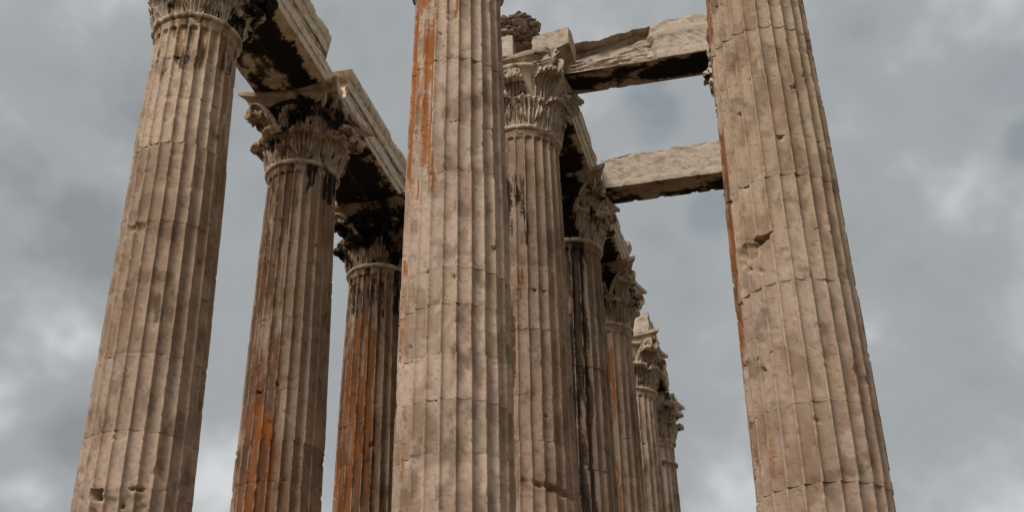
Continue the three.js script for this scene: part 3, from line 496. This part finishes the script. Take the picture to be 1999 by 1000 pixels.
rowBeam('moulded stone architrave between the second and third columns from the left', -S, -5.54, -11.5, { slant: 0.55, startL: 0.1,
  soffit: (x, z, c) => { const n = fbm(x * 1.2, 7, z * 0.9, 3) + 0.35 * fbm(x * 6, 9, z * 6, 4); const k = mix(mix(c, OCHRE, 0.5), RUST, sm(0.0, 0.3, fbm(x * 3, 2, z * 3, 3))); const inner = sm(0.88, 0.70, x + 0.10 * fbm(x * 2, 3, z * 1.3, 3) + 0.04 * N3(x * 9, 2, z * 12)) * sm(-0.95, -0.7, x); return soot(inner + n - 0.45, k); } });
rowBeam('weathered architrave running back from the broken capital to the dark column', 0, -4.62, -11.0, { w: 0.90, startR: 1.95, top: (z, s) => (s > 0 ? 0.92 + 0.18 * N3(z * 0.9, 2, 1) : z > -5.4 ? 0.62 : 0.9),
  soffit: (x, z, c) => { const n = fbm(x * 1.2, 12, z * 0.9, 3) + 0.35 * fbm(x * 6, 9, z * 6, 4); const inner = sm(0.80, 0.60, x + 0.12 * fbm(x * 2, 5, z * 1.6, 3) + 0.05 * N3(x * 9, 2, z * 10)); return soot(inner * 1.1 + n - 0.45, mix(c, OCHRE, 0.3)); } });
rowBeam('architrave behind the lower cross beam, reaching back to the jutting capital', 0, -11.08, -16.9, { w: 0.93, startR: 0.9, top: (z) => 1.12 + 0.1 * N3(z * 0.8, 4, 1),
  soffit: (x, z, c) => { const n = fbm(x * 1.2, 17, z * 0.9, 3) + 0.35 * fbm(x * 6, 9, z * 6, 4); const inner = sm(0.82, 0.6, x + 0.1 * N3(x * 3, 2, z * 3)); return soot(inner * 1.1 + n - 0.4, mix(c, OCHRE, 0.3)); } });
rowBeam('short distant architrave spanning the last two columns of the receding row', 0, -21.2, -26.9, { w: 0.93, top: (z) => (z > -22.3 ? 0.84 : 1.02) - 0.3 * sm(-23.5, -26.5, z) + 0.04 * N3(z * 2.3, 4, 1),
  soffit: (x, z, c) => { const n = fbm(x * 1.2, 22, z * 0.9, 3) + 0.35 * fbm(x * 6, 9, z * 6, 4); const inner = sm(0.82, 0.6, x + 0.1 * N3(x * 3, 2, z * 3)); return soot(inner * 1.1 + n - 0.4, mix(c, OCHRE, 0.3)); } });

// cross beams: the rear one of two stones, its hidden joint face now exposed: a smooth margin round a pecked field
function crossBeam(label, zc, x0, x1, o) {
  const g = thing('cross_beam', label, 'beam', [x0, TOP + 0.004, zc], 'cross beams between the rows'), len = x1 - x0;
  // lateral a runs away from the camera: 0.06 is the joint face, 1.0 the rear face
  const prof = [[0.06, 0], [0.06, 1.10], [1.0, 1.10], [1.0, 0]];
  sweep(prof, len, 0.05, 0.05, 'x', (a, y, q) => {
    const wx = x0 + q, lim = o.top(wx); let Y = y * lim / 1.10, A = a, Q = q;
    if (y > 1.09) Y += 0.05 * fbm(wx * 1.6, a * 2, zc, 4) + 0.02 * N3(wx * 8, a * 8, 1);
    if (a < 0.07) {
      const f = Y / lim, field = sm(0.15, 0.22, f + 0.03 * N3(wx * 5, 1, zc)) * sm(1.0, 0.9, f) * (o.band ? 1 - sm(0.55, 0.60, f + 0.02 * N3(wx * 4, 2, zc)) * sm(0.78, 0.73, f + 0.02 * N3(wx * 5, 7, zc)) : 1);
      A += field * (0.020 + 0.022 * (fbm(wx * 12, Y * 14, zc + 3, 3) + 0.15) + 0.012 * fbm(wx * 2, Y * 3, zc, 2)) + (o.dent?.(wx, f) ?? 0) + sm(0.93, 1.0, f + 0.14 * fbm(wx * 1.4, 3, zc, 3)) * 0.05;
    }
    const chip = sm(0.3, 0.8, N3(wx * 2.1, a * 3, zc) + 0.4 * N3(wx * 7, 2, zc));
    if (y < 0.05 && a > 0.93) { A -= 0.06 * chip; Y += 0.05 * chip; }
    if (y < 0.05 && a < 0.12) Y += 0.035 * sm(0.45, 0.9, N3(wx * 2.3, 5, zc));
    const r = 0.006 * N3(wx * 6, Y * 6, A * 6); if (q < 0.001 || q > len - 0.001) Q += 0.06 * fbm(A * 3, Y * 3, 3, 3);
    return [A + r, Y + r, Q];
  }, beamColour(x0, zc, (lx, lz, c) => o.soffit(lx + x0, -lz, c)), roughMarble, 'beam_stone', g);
  return g;
}
crossBeam('upper cross beam from the rubble-topped column to behind the right column', -S, 0.98, 6.3, { band: true,
  top: (x) => lerp(0.86, 1.13, sm(1.2, 4.4, x)) + 0.05 * N3(x * 1.5, 2, 2) - 0.06 * sm(0.25, 0, Math.abs(x - 2.6)),
  dent: (x, f) => { const e = x + 0.14 * (f - 0.5) + 0.05 * N3(f * 3, x, 4); return sm(3.24, 3.08, e) * (0.22 + 0.14 * sm(3.0, 1.0, x) + 0.10 * fbm(x * 0.6 + f * 1.2, f * 6 - x * 0.5, 9, 4) + 0.03 * Math.sin(f * 9)); },
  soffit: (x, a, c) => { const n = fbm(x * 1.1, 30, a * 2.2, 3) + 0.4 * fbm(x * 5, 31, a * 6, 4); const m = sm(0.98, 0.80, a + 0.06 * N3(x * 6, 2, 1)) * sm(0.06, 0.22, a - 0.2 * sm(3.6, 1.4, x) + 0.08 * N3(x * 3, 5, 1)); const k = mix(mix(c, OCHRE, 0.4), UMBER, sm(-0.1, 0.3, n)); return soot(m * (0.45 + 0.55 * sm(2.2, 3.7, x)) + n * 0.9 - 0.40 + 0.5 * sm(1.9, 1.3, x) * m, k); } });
crossBeam('lower cross beam from the dark column to behind the right column', -2 * S, 0.98, 6.3, {
  top: (x) => 1.02 + 0.05 * N3(x * 1.3, 6, 3) - 0.07 * sm(2.0, 1.2, x), dent: (x, f) => 0.03 * sm(2.4, 0.9, x),
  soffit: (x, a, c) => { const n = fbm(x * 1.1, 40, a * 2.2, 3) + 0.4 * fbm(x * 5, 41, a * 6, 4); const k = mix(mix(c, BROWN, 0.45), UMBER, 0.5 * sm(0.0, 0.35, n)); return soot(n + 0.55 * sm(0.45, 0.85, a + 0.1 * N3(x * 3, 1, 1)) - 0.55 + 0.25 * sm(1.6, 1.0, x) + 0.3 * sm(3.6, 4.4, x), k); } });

// broken blocks and a lump of rubble masonry left on the broken capital
{
  const b = thing('broken_block', 'squared broken block lying on the broken capital beside the upper cross beam', 'stone block', [0.94, TOP + 0.004, -5.02], 'blocks on the broken capital');
  const prof = [[-0.44, 0], [-0.44, 0.50], [-0.05, 0.62], [0.40, 0.60], [0.40, 0]];
  sweep(prof, 0.86, 0.05, 0.05, 'x', (a, y, q) => { let Q = q, A = a, Y = y + 0.16 * (q - 0.4) * sm(0.2, 0.5, y); if (y < 0.25 && q > 0.5) Y += 0.10 * sm(0.5, 0.86, q) * (1 - y * 4 > 0 ? 1 - y * 4 : 0); if (q < 0.001) Q += 0.06 * fbm(A * 4, Y * 4, 2, 3); const r = 0.03 * fbm(A * 4, Y * 4, q * 4, 4); return [A + r, Y + r * 0.7, Q - 0.46 + r * 0.5]; },
    beamColour(0.94, -5.02, (x, z, c) => soot(fbm(x * 3, 2, z * 3, 3) - 0.02, c)), roughMarble, 'block', b);
  const m = thing('rubble_masonry', 'rounded lump of small mortared rubble stones above the broken capital', 'rubble', [-0.05, TOP + 0.7, -5.1]);
  const core = new THREE.IcosahedronGeometry(1, 5); const p = core.attributes.position;
  const shape = (x, y, z) => { const k = 1 + 0.14 * N3(x * 1.6, y * 1.6, z * 1.6) ; return [x * 0.52 * k + 0.06 * y, y * 0.52 * k + 0.28, z * 0.42 * k]; };
  for (let i = 0; i < p.count; i++) { const q = shape(p.getX(i), p.getY(i), p.getZ(i)); p.setXYZ(i, q[0] * 0.93, q[1] * 0.93, q[2] * 0.93); }
  const core2 = mergeVertices(core, 1e-3); core2.computeVertexNormals();
  part('mortar', paint(core2, (x, y, z) => mix([0.26, 0.19, 0.13], UMBER, sm(-0.2, 0.3, fbm(x * 4, y * 4, z * 4, 3)))), roughMarble, m);
  const stoneGeo = []; for (let v = 0; v < 5; v++) { const g = mergeVertices(new THREE.DodecahedronGeometry(1, 0), 1e-3), q = g.attributes.position; for (let i = 0; i < q.count; i++) { const k = 1 + 0.45 * N3(q.getX(i) * 1.1 + v * 5, q.getY(i) * 1.1, q.getZ(i) * 1.1); q.setXYZ(i, q.getX(i) * k, q.getY(i) * k * 0.62, q.getZ(i) * k); } const h = toCreasedNormals(g, 0.25), tone = mix(v % 2 ? [0.46, 0.37, 0.27] : [0.34, 0.22, 0.14], [0.52, 0.44, 0.35], v / 6); paint(h, (x, y, z) => tone.map((c) => c * (1 + 0.25 * N3(x * 2, y * 2, z * 2 + v)))); stoneGeo.push(h); }
  const r = lcg(404);
  for (let k = 0; k < 130; k++) {
    const y = 1 - 2 * (k + 0.5) / 130, R = Math.sqrt(1 - y * y), a = k * 2.39996, q = shape(R * Math.sin(a), y, R * Math.cos(a)), s = 0.05 + 0.035 * r() + (k % 9 === 0 ? 0.06 : 0);
    const o = part('stone', stoneGeo[k % 5], roughMarble, m); o.position.set(q[0], q[1], q[2]); o.scale.set(s * 1.5, s * 0.75, s * 1.3); o.rotation.set(0.4 * (r() - 0.5), r() * 6.28, 0.4 * (r() - 0.5));
  }
}

scene.traverse((o) => { if (o.isMesh) { o.castShadow = true; o.receiveShadow = true; } });
renderer.render(scene, camera);
